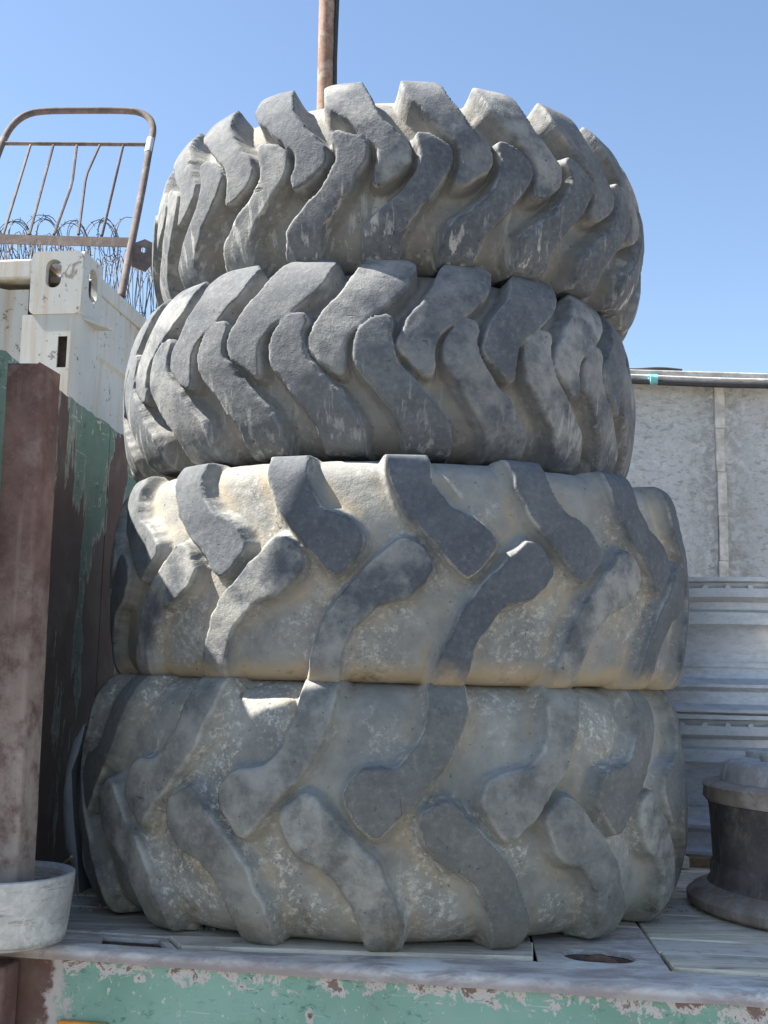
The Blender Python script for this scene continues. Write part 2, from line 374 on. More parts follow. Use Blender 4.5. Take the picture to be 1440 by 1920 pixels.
# ------------------------------------------------------------------ white wall at the right
def build_wall():
    Y0 = 5.4; tilt = rad(-2.0)
    X = Vector((math.cos(tilt), -math.sin(tilt), 0)); Y = Vector((math.sin(tilt), math.cos(tilt), 0)); Z = Vector((0, 0, 1))
    top = at_y(1310, 722, Y0).z; O = at_y(1352, 900, Y0); O.z = GZ; hh = top - GZ
    w = empty('boundary_wall', O)
    tag(w, 'rough white plastered wall with grey coping behind the wheel rims', 'wall')
    L = 1.45; Rr = 6.0
    MB().box(-X * (L / 2 + .02) + Y * .10 + Z * (hh / 2), (L, .2, hh), (X, Y, Z)).build('panel', M['plaster'], w)
    MB().box(X * (Rr / 2 + .02) + Y * .10 + Z * (hh / 2), (Rr, .2, hh), (X, Y, Z)).build('panel', M['plaster'], w)
    b = MB(); n = 14
    for i in range(n):                                              # uneven mortar fillet over the joint
        z0 = hh * i / n; z1 = hh * (i + 1) / n - .001; dx = rnd.uniform(-.004, .004)
        b.box(X * dx + Y * .088 + Z * ((z0 + z1) / 2), (rnd.uniform(.042, .052), .2, z1 - z0), (X, Y, Z))
    b.build('joint_strip', M['concrete'], w, bevel=.004)
    MB().box(X * (Rr - L) / 2 + Y * .09 + Z * (hh + .026), (L + Rr + .04, .30, .052), (X, Y, Z)).build('coping', M['concrete'], w, bevel=.006)
    P = lambda u, v, z: O + X * u + Y * v + Z * (z - GZ)
    def run(name, u0, u1, v, z, r, mat, label, sag=.01, cat='cable'):
        pts = [P(u0 + (u1 - u0) * i / 40, v + .002 * math.sin(i), z + sag * math.sin(i * .55) * .5) for i in range(41)]
        o = MB().tube(pts, r, 8).build(name, mat, None, 60, org=pts[0]); tag(o, label, cat); return o
    run('black_cable', -L, 5.5, -.085, top - .014, .014, M['black'], 'thick black cable running along the white wall just under the coping')
    run('white_cable', -L, 5.5, -.087, top + .005 - .0035 + .012, .006, M['cablew'], 'thin white cable lying on the black cable under the coping', .008)
    run('hose', -L, -.18, .0, top + .066, .012, M['black'], 'dark hose lying on top of the wall coping')
    c = P(-.345, -.086, top - .004)
    o = MB().tube([c - X * .018, c + X * .018], .026, 12).build('tape_wrap', M['teal'], None, 40, org=c)
    tag(o, 'pale teal tape wrapped round the cables under the coping', 'tape')
build_wall()

# ------------------------------------------------------------------ rusty pole behind the stack
def build_pole():
    Y0 = 6.6; a = at_y(614, 0, Y0); b_ = at_y(610, 190, Y0); d = (a - b_).normalized()
    base = b_ + d * ((GZ - b_.z) / d.z); topp = a + d * 1.2
    e = empty('utility_pole', base); tag(e, 'tall rusty steel pole with a black cable, rising behind the top tyre', 'pole')
    r = .052
    MB().tube([(0, 0, 0), (topp - base) * .5, topp - base], r, 20).build('pole_shaft', M['pole'], e, 50)
    off = Vector((r + .008, -.02, 0))
    n = 30; pts = [(topp - base) * (i / n) + off + Vector((.004 * math.sin(i * 1.3), 0, 0)) for i in range(n + 1)]
    MB().tube(pts, .013, 8).build('cable', M['black'], e, 60)
build_pole()

# ------------------------------------------------------------------ shipping container
CON_Y = 3.62
def rrect(x0, x1, y0, y1, r, n=6):
    r = min(r, (x1 - x0) / 2 - 1e-4, (y1 - y0) / 2 - 1e-4); o = []
    for cx, cy, a0 in ((x1 - r, y1 - r, 0), (x0 + r, y1 - r, 90), (x0 + r, y0 + r, 180), (x1 - r, y0 + r, 270)):
        for i in range(n + 1):
            a = rad(a0 + 90 * i / n); o.append((cx + r * math.cos(a), cy + r * math.sin(a)))
    return o
def build_container():
    yaw = rad(8.0)
    corner = at_y(158, 470, CON_Y); top = corner.z
    O = Vector((corner.x, corner.y, GZ)); H = top - GZ
    e = empty('shipping_container', O, (0, 0, -yaw))
    tag(e, 'white shipping container with rust-chipped corner casting behind the green headboard', 'container')
    X, Y, Z = Vector((1, 0, 0)), Vector((0, 1, 0)), Vector((0, 0, 1)); W, Lc = 2.44, 6.06
    cw, cd, ch = .178, .162, .215
    # corner casting: a hollow block with an oval hole in the end and one in the side
    def casting(x1, flip=False):
        b = MB()
        out = rrect(x1 - cw, x1, H - ch, H, .022)
        cx = x1 - cw * .56
        b.slab(out, [rrect(cx - .027, cx + .027, H - .125, H - .028, .026)], Vector((0, -.004, 0)), X, Z, -Y, .022)
        cy = cd * .52
        b.slab(rrect(-.002, cd, H - ch, H, .012), [rrect(cy - .036, cy + .036, H - .15, H - .035, .036)], Vector((x1 + .002, 0, 0)), Y, Z, X, .022)
        b.slab(rrect(x1 - cw + .01, x1 - .006, .02, cd, .01), [rrect(x1 - cw * .8, x1 - cw * .3, .05, cd - .04, .03)], Vector((0, 0, H - .001)), X, Y, Z, .02)
        cst = b.build('corner_casting', M['white'], e, 40)
        b = MB(); b.box((x1 - cw / 2, cd / 2 + .01, H - ch + .012), (cw - .03, cd - .03, .02))
        b.box((x1 - cw + .011, cd / 2 + .01, H - ch / 2), (.018, cd - .03, ch - .05))
        b.box((x1 - cw * .35, cd - .022, H - ch * .62), (cw * .6, .012, ch * .7))
        b.build('casting_inside', M['hollow'], cst); return cst  # inner walls coloured dark, so the holes read as shaded
    casting(0.0); casting(-W + cw)
    # corner post: plate with a slot, rounded corner, side plate
    hp = H - ch
    b = MB(); zs = hp - .075
    b.slab([(-.20, .1), (-.030, .1), (-.030, hp), (-.20, hp)], [[(-.072, zs - .105), (-.040, zs - .105), (-.040, zs), (-.072, zs)]], Vector((0, 0, 0)), X, Z, -Y, .006)
    n = 8; vs = []; fs = []
    for i in range(n + 1):
        a = rad(-90 + 90 * i / n)
        for z in (.1, hp): vs.append((-.030 + .030 * math.cos(a), .030 + .030 * math.sin(a), z))
    for i in range(n): fs.append((2 * i, 2 * i + 2, 2 * i + 3, 2 * i + 1))
    b.add(vs, fs); b.box((-.003, .03 + .065, (hp + .1) / 2), (.006, .13, hp - .1))
    b.build('corner_post', M['white'], e, 40)
    MB().box((-.058, .045, zs - .05), (.10, .006, .16)).build('slot_back', M['hollow'], e)
    MB().box((-W + .09, .08, hp / 2 + .05), (.178, .16, hp - .1)).build('corner_post', M['white'], e, bevel=.01)
    # corrugated end wall between the posts, set back
    b = MB(); xs = []; x = -.20
    pat = [(.07, .036), (.04, .004), (.07, .004), (.04, .036)]
    pr = [(x, .036)]
    while x > -W + .2:
        for dx, dy in pat: x -= dx; pr.append((x, dy))
    vs = [(p[0], p[1], z) for p in pr for z in (.16, hp + .10)]
    b.add(vs, [(2 * i, 2 * i + 1, 2 * i + 3, 2 * i + 2) for i in range(len(pr) - 1)]).build('end_wall', M['white'], e)
    MB().box((-W / 2, .035, H - .055), (W - 2 * cw - .004, .07, .07)).build('end_header', M['white'], e, bevel=.008)
    MB().box((-W / 2, .05, .14), (W, .10, .12)).build('end_sill', M['white'], e, bevel=.008)
    # side wall with shallow long pressings, top side rail, roof
    b = MB(); zz = [.2, 1.0, 1.012, 1.6, 1.612, hp - .55, hp - .538, hp - .10, hp - .088, H - .09]
    xx = [0, 0, -.012, -.012, 0, 0, -.010, -.010, 0, 0]
    b.add([(-.008 + q, yy, z) for yy in (.16, Lc - .16) for z, q in zip(zz, xx)], [(i, i + 10, i + 11, i + 1) for i in range(9)])
    b.build('side_wall', M['white'], e)
    MB().box((-.03, Lc / 2, H - .065), (.06, Lc - 2 * cd - .006, .06)).build('top_side_rail', M['white'], e, bevel=.006)
    MB().box((-.03, Lc / 2, .15), (.06, Lc - .3, .15)).build('bottom_side_rail', M['white'], e, bevel=.006)
    MB().box((-W / 2, Lc / 2, H - .060), (W - .13, Lc - .2, .02)).build('roof', M['white'], e)
    MB().box((-W + .02, Lc / 2, H / 2), (.04, Lc - .32, H - .3)).build('side_wall', M['white'], e)
    MB().box((-W / 2, Lc - .03, H / 2), (W - .1, .04, H - .3)).build('end_wall', M['white'], e)
    b = MB(); z = hp - .012                                         # gusset under the casting, on the side
    b.add([(0, .02, z), (.0, .15, z), (.052, .15, z), (0, .02, z + .008), (0, .15, z + .008), (.052, .15, z + .008)], [(0, 1, 2), (5, 4, 3), (0, 3, 4, 1), (1, 4, 5, 2), (2, 5, 3, 0)])
    b.build('gusset', M['white'], e)
    for sx in (-.09, -W + .09):
        for sy in (.1, Lc - .1): MB().box((sx, sy, .05), (.17, .17, .10)).build('bottom_casting', M['rust'], e, bevel=.01)
    return O, yaw, H
CO, CYAW, CH = build_container()
ROOF = GZ + CH - .050
def con(x, y, z):                        # container local -> world
    return Vector((CO.x + x * math.cos(CYAW) + y * math.sin(CYAW), CO.y - x * math.sin(CYAW) + y * math.cos(CYAW), CO.z + z))

# ------------------------------------------------------------------ rusty tube frame leaning on the container roof
def build_bed_frame():
    a = at_y(227, 556, 3.98); a.z = max(a.z, ROOF + .012)
    D1 = 4.60
    def Q(px, py):                       # on the leaning plane through the foot line and the top line
        top = at_y(285, 225, D1); bot = a
        s = (top.z - bot.z) / (top.y - bot.y)
        d = ray(px, py); t = (bot.z - cC.z + (0 - bot.y) * s) / (d.z - d.y * s) if True else 0
        return cC + d * t
    e = empty('tube_bed_frame', a); tag(e, 'rusty tubular bed-end frame with bent rods leaning above the white container', 'bed frame')
    ctrl = [(227, 556), (250, 440), (268, 350), (281, 275), (288, 245), (284, 226), (270, 213), (245, 207), (150, 207), (75, 208), (45, 216), (22, 235), (6, 262), (-12, 310), (-40, 400), (-72, 520)]
    pts = [Q(*p) - a for p in ctrl]
    for _ in range(2):                   # Chaikin rounding
        np_ = [pts[0]]
        for p, q in zip(pts[:-1], pts[1:]): np_ += [p * .75 + q * .25, p * .25 + q * .75]
        pts = np_ + [pts[-1]]
    MB().tube(pts, .0145, 12).build('outer_tube', M['frame'], e, 60)
    MB().tube([Q(2, 269) - a, Q(281, 271) - a], .0085, 8).build('cross_rod', M['frame'], e, 60)
    p0, p1 = Q(-55, 447) - a, Q(243, 455) - a; ax = (p1 - p0).normalized(); n = Vector((0, -1, .3)).normalized(); up = n.cross(ax).normalized()
    b = MB(); m = (p0 + p1) / 2; Lb = (p1 - p0).length
    b.box(m, (Lb, .004, .042), (ax, n, up)); b.box(m + up * .021 - n * .02, (Lb, .042, .004), (ax, n, up))
    b.build('angle_bar', M['frame'], e)
    rods = [[(57, 272), (6, 440)], [(100, 272), (55, 440)], [(144, 272), (135, 345), (101, 440)], [(187, 272), (161, 330), (147, 440)], [(231, 272), (191, 442)]]
    for r in rods:
        q = [Q(*p) - a for p in r]
        if len(q) == 3: q = [q[0], q[0] * .12 + q[1] * .88, q[1] * .9 + q[2] * .1, q[2]]
        MB().tube(q, .0058, 6).build('rod', M['frame'], e, 60)
    MB().tube([Q(283, 262) - a, Q(278, 287) - a], .0165, 12).build('sleeve', M['galv'], e, 50)
    # bent hinge plate and the rear leg that props the frame up
    h0 = Q(252, 470) - a; b = MB()
    b.slab([(-.01, -.06), (.045, -.075), (.075, -.02), (.07, .05), (.03, .065), (-.01, .04)], [rrect(.02, .036, .005, .03, .008)], h0 + Vector((0, .02, 0)), Vector((.93, .35, 0)), Vector((0, .2, .98)), Vector((.35, -.92, .18)), .005)
    b.build('hinge_plate', M['frame'], e)
    foot = con(-.05, 1.05, CH - .050 + .004) - a
    MB().tube([h0 + Vector((.045, .05, .03)), foot + Vector((0, 0, .012))], .013, 8).build('rear_leg', M['frame'], e, 60)
    fl = Q(-72, 520) - a
    MB().tube([fl, Vector((fl.x - .02, .25, ROOF + .012 - a.z))], .013, 8).build('rear_leg', M['frame'], e, 60)
build_bed_frame()

# ------------------------------------------------------------------ coils of barbed wire on the container roof
def coil(name, A, B, r0, turns, label, seed, wr=.0018, ell=1.0, barb=60, strands=1):
    rr = random.Random(seed); A = Vector(A); B = Vector(B); ax = (B - A).normalized(); u = ax.cross(Vector((0, 0, 1))).normalized(); w = u.cross(ax)
    e = empty(name, A); tag(e, label, 'wire coil', 'coils of barbed wire on the container roof')
    for s_ in range(strands):
        b = MB(); n = int(turns * 18); pts = []; ph = rr.uniform(0, 6)
        k1, k2 = rr.uniform(0, 6), rr.uniform(0, 6)
        for i in range(n + 1):
            t = i / n; a = 2 * math.pi * turns * t + ph
            r = r0 * (1 + .10 * math.sin(t * turns * .9 + k1) + .07 * math.sin(t * turns * 2.3 + k2))
            c = (B - A) * t + ax * (.35 * r0 * math.sin(a * .5 + k1)) + Vector((0, 0, .12 * r0 * math.sin(t * 14 + k2)))
            pts.append(c + u * (r * math.cos(a)) + w * (r * ell * math.sin(a)))
        b.tube(pts, wr, 4)
        for i in range(0, n, max(1, n // barb)):
            d = Vector((rr.uniform(-1, 1), rr.uniform(-1, 1), rr.uniform(-1, 1))).normalized() * .011
            b.tube([pts[i] - d, pts[i] + d], wr * .8, 3)
        b.build('wire_strand', M['wire'], e)
zc = ROOF
coil('barbed_wire_coil', at_y(-60, 455, 5.4), at_y(236, 450, 5.2), .10, 11, 'loose barbed wire coil seen through the rods of the rusty frame', 3, .0022, 1.0, 70, 2)
p = at_y(-120, 565, 5.05); q = at_y(430, 580, 5.35)
p.z = ROOF + .33; q.z = ROOF + .33
coil('barbed_wire_coil', p, q, .31, 52, 'dense tangled barbed wire coil between the container and the top tyres', 5, .0019, 1.0, 300, 2)

# ------------------------------------------------------------------ flatbed trailer: deck, rail, headboard
E0 = at_z(120, 1780, 0); E1 = at_z(1440, 1868, 0); E0.z = E1.z = 0
dU = (E1 - E0).normalized(); dV = Vector((math.sin(rad(4.2)), math.cos(rad(4.2)), 0)); dZ = Vector((0, 0, 1))
nF = Vector((dU.y, -dU.x, 0))                                        # outward normal of the front rail (towards the camera)
def UV(px, py):                                                      # pixel on the deck -> (u, v)
    p = at_z(px, py, 0) - E0; det = dU.x * dV.y - dU.y * dV.x
    return ((p.x * dV.y - p.y * dV.x) / det, (dU.x * p.y - dU.y * p.x) / det)
DK = lambda u, v, z=0: E0 + dU * u + dV * v + dZ * z
U0, U1, DEPTH = -.62, 4.2, 2.42
TR = empty('flatbed_trailer', DK(U0, 0, GZ)); TRL = TR.location.copy()
tag(TR, 'flatbed trailer with chipped green side rail, plank deck and rusting green headboard', 'trailer')
def tr(mb, name, mat, **kw): return mb.build(name, mat, TR, org=TRL - TRL, **kw)
class TB(MB):                                                        # builder in world coordinates, built relative to the trailer
    def build(s, name, mat, parent=None, **kw):
        s.v = [tuple(Vector(v) - TRL) for v in s.v]; return MB.build(s, name, mat, parent or TR, **kw)
for m_ in ('rail', 'board', 'deck', 'lip'):                                 # materials used height above the deck: shift to the trailer's base
    for nd in M[m_].node_tree.nodes:
        if nd.type == 'SEPXYZ':
            mp = M[m_].node_tree.nodes.new('ShaderNodeMapping'); mp.inputs['Location'].default_value = (0, 0, GZ)
            src = nd.inputs[0].links[0].from_socket; M[m_].node_tree.links.new(src, mp.inputs[0]); M[m_].node_tree.links.new(mp.outputs[0], nd.inputs[0])
# side rail (front), slightly below the lip
TB().box(DK((U0 + U1) / 2, 0, -.118) - nF * .012, (U1 - U0, .02, .205), (dU, -nF, dZ)).build('side_rail', M['rail'], bevel=.003)
# rounded steel lip along the edge: profile swept along u
lipw = .034
prof = [(.006, -.016), (.0045, -.006), (0, -.0005), (-.006, .003), (-lipw, .004), (-lipw, -.012), (-.004, -.014)]
b = TB(); segs = 90
for i in range(segs + 1):
    u = U0 + (U1 - U0) * i / segs
    for (o_, z_) in prof:
        k_ = 1 + .0
        b.v.append(tuple(DK(u, 0, z_ + rnd.uniform(-.0012, .0012)) + nF * (o_ + rnd.uniform(-.0015, .0015))))
npf = len(prof)
for i in range(segs):
    for j in range(npf): b.f.append((i * npf + j, (i + 1) * npf + j, (i + 1) * npf + (j + 1) % npf, i * npf + (j + 1) % npf))
b.build('edge_lip', M['lip'], smooth=60)
# front strip of the deck: plate with slot | board | plate with slot | planks
V0 = .037
def plate(poly, holes, name='slot_plate'):
    b = TB(); b.slab(poly, holes, DK(0, 0, .002), dU, dV, dZ, .008)
    o = b.build(name, M['deck'])
    for h in holes:                                                  # rusty pocket below the slot
        b = TB(); n = len(h)
        b.add([DK(x, y, -.007) for x, y in h] + [DK(x, y, -.034) for x, y in h], [(i, i + n, (i + 1) % n + n, (i + 1) % n) for i in range(n)] + [tuple(range(n, 2 * n))])
        b.build('pocket', M['rust'], o)
        o.children[0].location = (0, 0, 0)
    return o
uB, uS = .797, 1.016
plate([(U0, .037), (U1 - .02, .037), (U1 - .02, .112), (.803, .112), (.797, .120), (.191, .040), (.150, .115), (U0, .115)], [[(.052, .044), (.172, .046), (.140, .103), (.036, .101)]], 'edge_plate')
a_, b_ = (.846, 0), (.968, 0); ev0, ev1 = .140, .228
plate([(uB + .004, .116), (uS - .003, .116), (uS - .003, .437), (uB + .004, .437)], [rrect(a_[0], b_[0], ev0, ev1, .042, 8)])
b = TB(); uc = (a_[0] + b_[0]) / 2                                    # arched bar seen in the slot
b.tube([DK(uc + x, (ev0 + ev1) / 2 - .016, -.030 + .030 * math.cos(x / .042 * 1.5)) for x in [(-.042 + .084 * i / 14) for i in range(15)]], .010, 8)
b.build('loop_bar', M['rust'], smooth=60)
def plank(ua, ub, va, vb, i, zt=.006, sk=0.0, th=.035):
    b = TB(); z = zt + rnd.uniform(-.002, .002); j = lambda: rnd.uniform(-.002, .002)
    n = max(2, int((ub - ua) / .12)); vs = []
    for k_ in range(n + 1):
        u = ua + (ub - ua) * k_ / n; dz = rnd.uniform(-.0012, .0012)
        s0 = sk * (va - V0) if k_ in (0, n) else 0; s1 = sk * (vb - V0) if k_ in (0, n) else 0
        vs += [DK(u + s0, va + j(), z + dz), DK(u + s1, vb + j(), z + dz + j() * .5), DK(u + s1, vb, z - th), DK(u + s0, va, z - th)]
    fs = [(4 * k_ + a, 4 * k_ + 4 + a, 4 * k_ + 4 + (a + 1) % 4, 4 * k_ + (a + 1) % 4) for k_ in range(n) for a in range(4)] + [(3, 2, 1, 0), tuple(4 * n + a for a in range(4))]
    b.add(vs, fs); return b.build('plank', M['wood'][i % 3 if i < 100 else i - 97], bevel=.0025, seg=1)
def flat_plank(poly, k_, z=.006): TB().slab(poly, [], DK(0, 0, z), dU, dV, dZ, .03).build('plank', M['wood'][k_], bevel=.002, seg=1)
flat_plank([(.196, .044), (.793, .125), (.799, .236), (.157, .113)], 0, .008)
flat_plank([(U0, .119), (.150, .119), (.796, .2405), (U0, .2405)], 1, .004)
flat_plank([(uS + .004, .116), (U1 - .02, .116), (U1 - .02, .178), (uS + .004, .178)], 2, .007)
flat_plank([(uS + .004, .182), (U1 - .02, .182), (U1 - .02, .2405), (uS + .004, .2405)], 0, .005)
for q, (va, vb) in enumerate(((.244, .338), (.343, .437))):
    plank(U0, uB, va, vb, q, .003); plank(uS, U1 - .02, va, vb, q + 1, .004)
v = .442; i = 0; ws = (.135, .15, .128, .142)
while v < DEPTH - .05:
    wd = min(ws[i % 4], DEPTH - .03 - v)
    cuts = [U0] + [UV(1202, 1743)[0] + (.0 if i % 2 == 0 else -.9)] + [UV(1202, 1743)[0] + 1.5 + .35 * (i % 3)] + [U1 - .02]
    for ua, ub in zip(cuts[:-1], cuts[1:]): plank(ua + .002, ub - .002, v, v + wd, i + int(ua * 3), .003)
    v += wd + .005; i += 1
TB().box(DK((U0 + U1) / 2, DEPTH / 2 + .02, -.062), (U1 - U0 - .02, DEPTH - .09, .030), (dU, nF * -1, dZ)).build('deck_underside', M['hollow'])
TB().box(DK((U0 + U1) / 2, DEPTH + .012, -.118), (U1 - U0, .02, .215), (dU, -nF, dZ)).build('side_rail', M['rail'], bevel=.003)
# headboard: steel sheets side by side, standing on the deck at the left
HP = at_y(235, 820, 3.02); HQ = at_y(0, 650, 2.19)
hd = (HP - HQ); hd.z = 0; hd.normalize(); hn = Vector((hd.y, -hd.x, 0))     # hn faces the tyres
HT = (HP.z + HQ.z) / 2; H0 = HP - hd * ((HP.y - 2.015) / hd.y); H0.z = 0
hlen = 2.30; hbn = empty('headboard'); hbn.parent = TR
HB_ = bpy.data.objects
cut = [0, .88, 1.62, hlen]
head = TB().box(H0 + hd * (hlen / 2) - hn * .045 + dZ * (HT / 2), (hlen, .035, HT - .02), (hd, hn, dZ)).build('headboard', M['board'])
bpy.data.objects.remove(hbn); head.name = 'headboard'
for s0, s1 in zip(cut[:-1], cut[1:]):
    b = TB(); ns = 30; L_ = s1 - s0 - .005
    out = [(0, .006), (L_, .006)] + [(L_ * (1 - t / ns), HT + rnd.uniform(-.004, .003)) for t in range(ns + 1)]
    b.slab(out, [], H0 + hd * (s0 + .0025), hd, dZ, hn, .022); b.build('sheet', M['board'], head)
st = TB().box(H0 - hd * .150 - hn * .13 + dZ * 1.06, (.34, .10, 2.12), (hd, hn, dZ)).build('added_sun_blocker', M['board'], head, bevel=.008)  # unseen upright, added to keep the sun off deck edge, post and rail
# stake pocket below the post, reflector, chassis and wheels under the deck
c = at_z(14, 1773, 0); c.z = 0; pu = (c - E0).dot(dU)
TB().box(DK(pu, 0, -.14) + nF * .032, (.055, .055, .24), (dU, nF, dZ)).build('stake_pocket', M['post'], bevel=.006)
rp = at_y(155, 1925, (DK(.03, 0) + nF * .004).y); 
TB().box(DK((rp - E0).dot(dU), 0, rp.z - .008) + nF * .004, (.085, .012, .034), (dU, nF, dZ)).build('reflector', M['orange'], bevel=.004)
for vv in (.75, 1.65): TB().box(DK((U0 + U1) / 2, vv, -.21), (U1 - U0 - .2, .12, .26), (dU, -nF, dZ)).build('chassis_beam', M['post'])
for uu in (-.35, 3.6):
    for vv in (.42, 1.98):
        ctr = DK(uu, vv, 0); b = TB(); RW = .36
        pr = [(.20, -.10), (.30, -.115), (.345, -.10), (RW, -.07), (RW, .07), (.345, .10), (.30, .115), (.20, .10)]
        m0 = len(b.v); n = 40
        for k_ in range(n):
            a = 2 * math.pi * k_ / n
            for r_, w_ in pr: b.v.append(tuple(Vector((ctr.x, ctr.y, GZ + RW)) + dU * (r_ * math.cos(a)) + dZ * (r_ * math.sin(a)) + nF * w_))
        for k_ in range(n):
            for j in range(8): b.f.append((k_ * 8 + j, ((k_ + 1) % n) * 8 + j, ((k_ + 1) % n) * 8 + (j + 1) % 8, k_ * 8 + (j + 1) % 8))
        wh = b.build('wheel', M['black'], smooth=40)
        b = TB(); b.tube([Vector((ctr.x, ctr.y, GZ + RW)) - nF * .08, Vector((ctr.x, ctr.y, GZ + RW)) + nF * .08], .205, 24); b.build('hub', M['rust'], wh)
        TB().box(Vector((ctr.x, ctr.y, GZ + RW + .19)), (.12, .16, .40), (dU, nF, dZ)).build('axle_bracket', M['post'])

# ------------------------------------------------------------------ the tyres
def vnoise(P, seed):
    P = P + seed * 17.31; I = np.floor(P).astype(np.int64); Fq = P - I; Fq = Fq * Fq * (3 - 2 * Fq)
    def hsh(a, b_, c): 
        h_ = (a * 374761393 + b_ * 668265263 + c * 2147483647 + seed * 1013) & 0x7fffffff
        h_ = ((h_ ^ (h_ >> 13)) * 1274126177) & 0x7fffffff
        return ((h_ ^ (h_ >> 16)) & 0xffff) / 65535.0
    r = 0
    for a in (0, 1):
        for b_ in (0, 1):
            for c in (0, 1):
                w = (Fq[..., 0] if a else 1 - Fq[..., 0]) * (Fq[..., 1] if b_ else 1 - Fq[..., 1]) * (Fq[..., 2] if c else 1 - Fq[..., 2])
                r = r + w * hsh(I[..., 0] + a, I[..., 1] + b_, I[..., 2] + c)
    return r * 2 - 1

def poly_sd(px, py, poly):
    """signed distance to a polygon, negative inside (vectorised)"""
    d = np.full(px.shape, 1e9); ins = np.zeros(px.shape, bool); n = len(poly)
    for i in range(n):
        ax, ay = poly[i]; bx, by = poly[(i + 1) % n]; ex, ey = bx - ax, by - ay
        wx, wy = px - ax, py - ay; t = np.clip((wx * ex + wy * ey) / (ex * ex + ey * ey + 1e-12), 0, 1)
        d = np.minimum(d, (wx - ex * t) ** 2 + (wy - ey * t) ** 2)
        c = ((ay <= py) & (by > py)) | ((by <= py) & (ay > py))
        with np.errstate(divide='ignore', invalid='ignore'): xi = ax + (py - ay) * ex / (ey if abs(ey) > 1e-9 else 1e-9)
        ins ^= c & (px < xi)
    d = np.sqrt(d); return np.where(ins, -d, d)

def chaikin(poly, n=2):
    for _ in range(n):
        q = []
        for i in range(len(poly)):
            a, b_ = poly[i], poly[(i + 1) % len(poly)]
            q += [(a[0] * .8 + b_[0] * .2, a[1] * .8 + b_[1] * .2), (a[0] * .2 + b_[0] * .8, a[1] * .2 + b_[1] * .8)]
        poly = q
    return poly

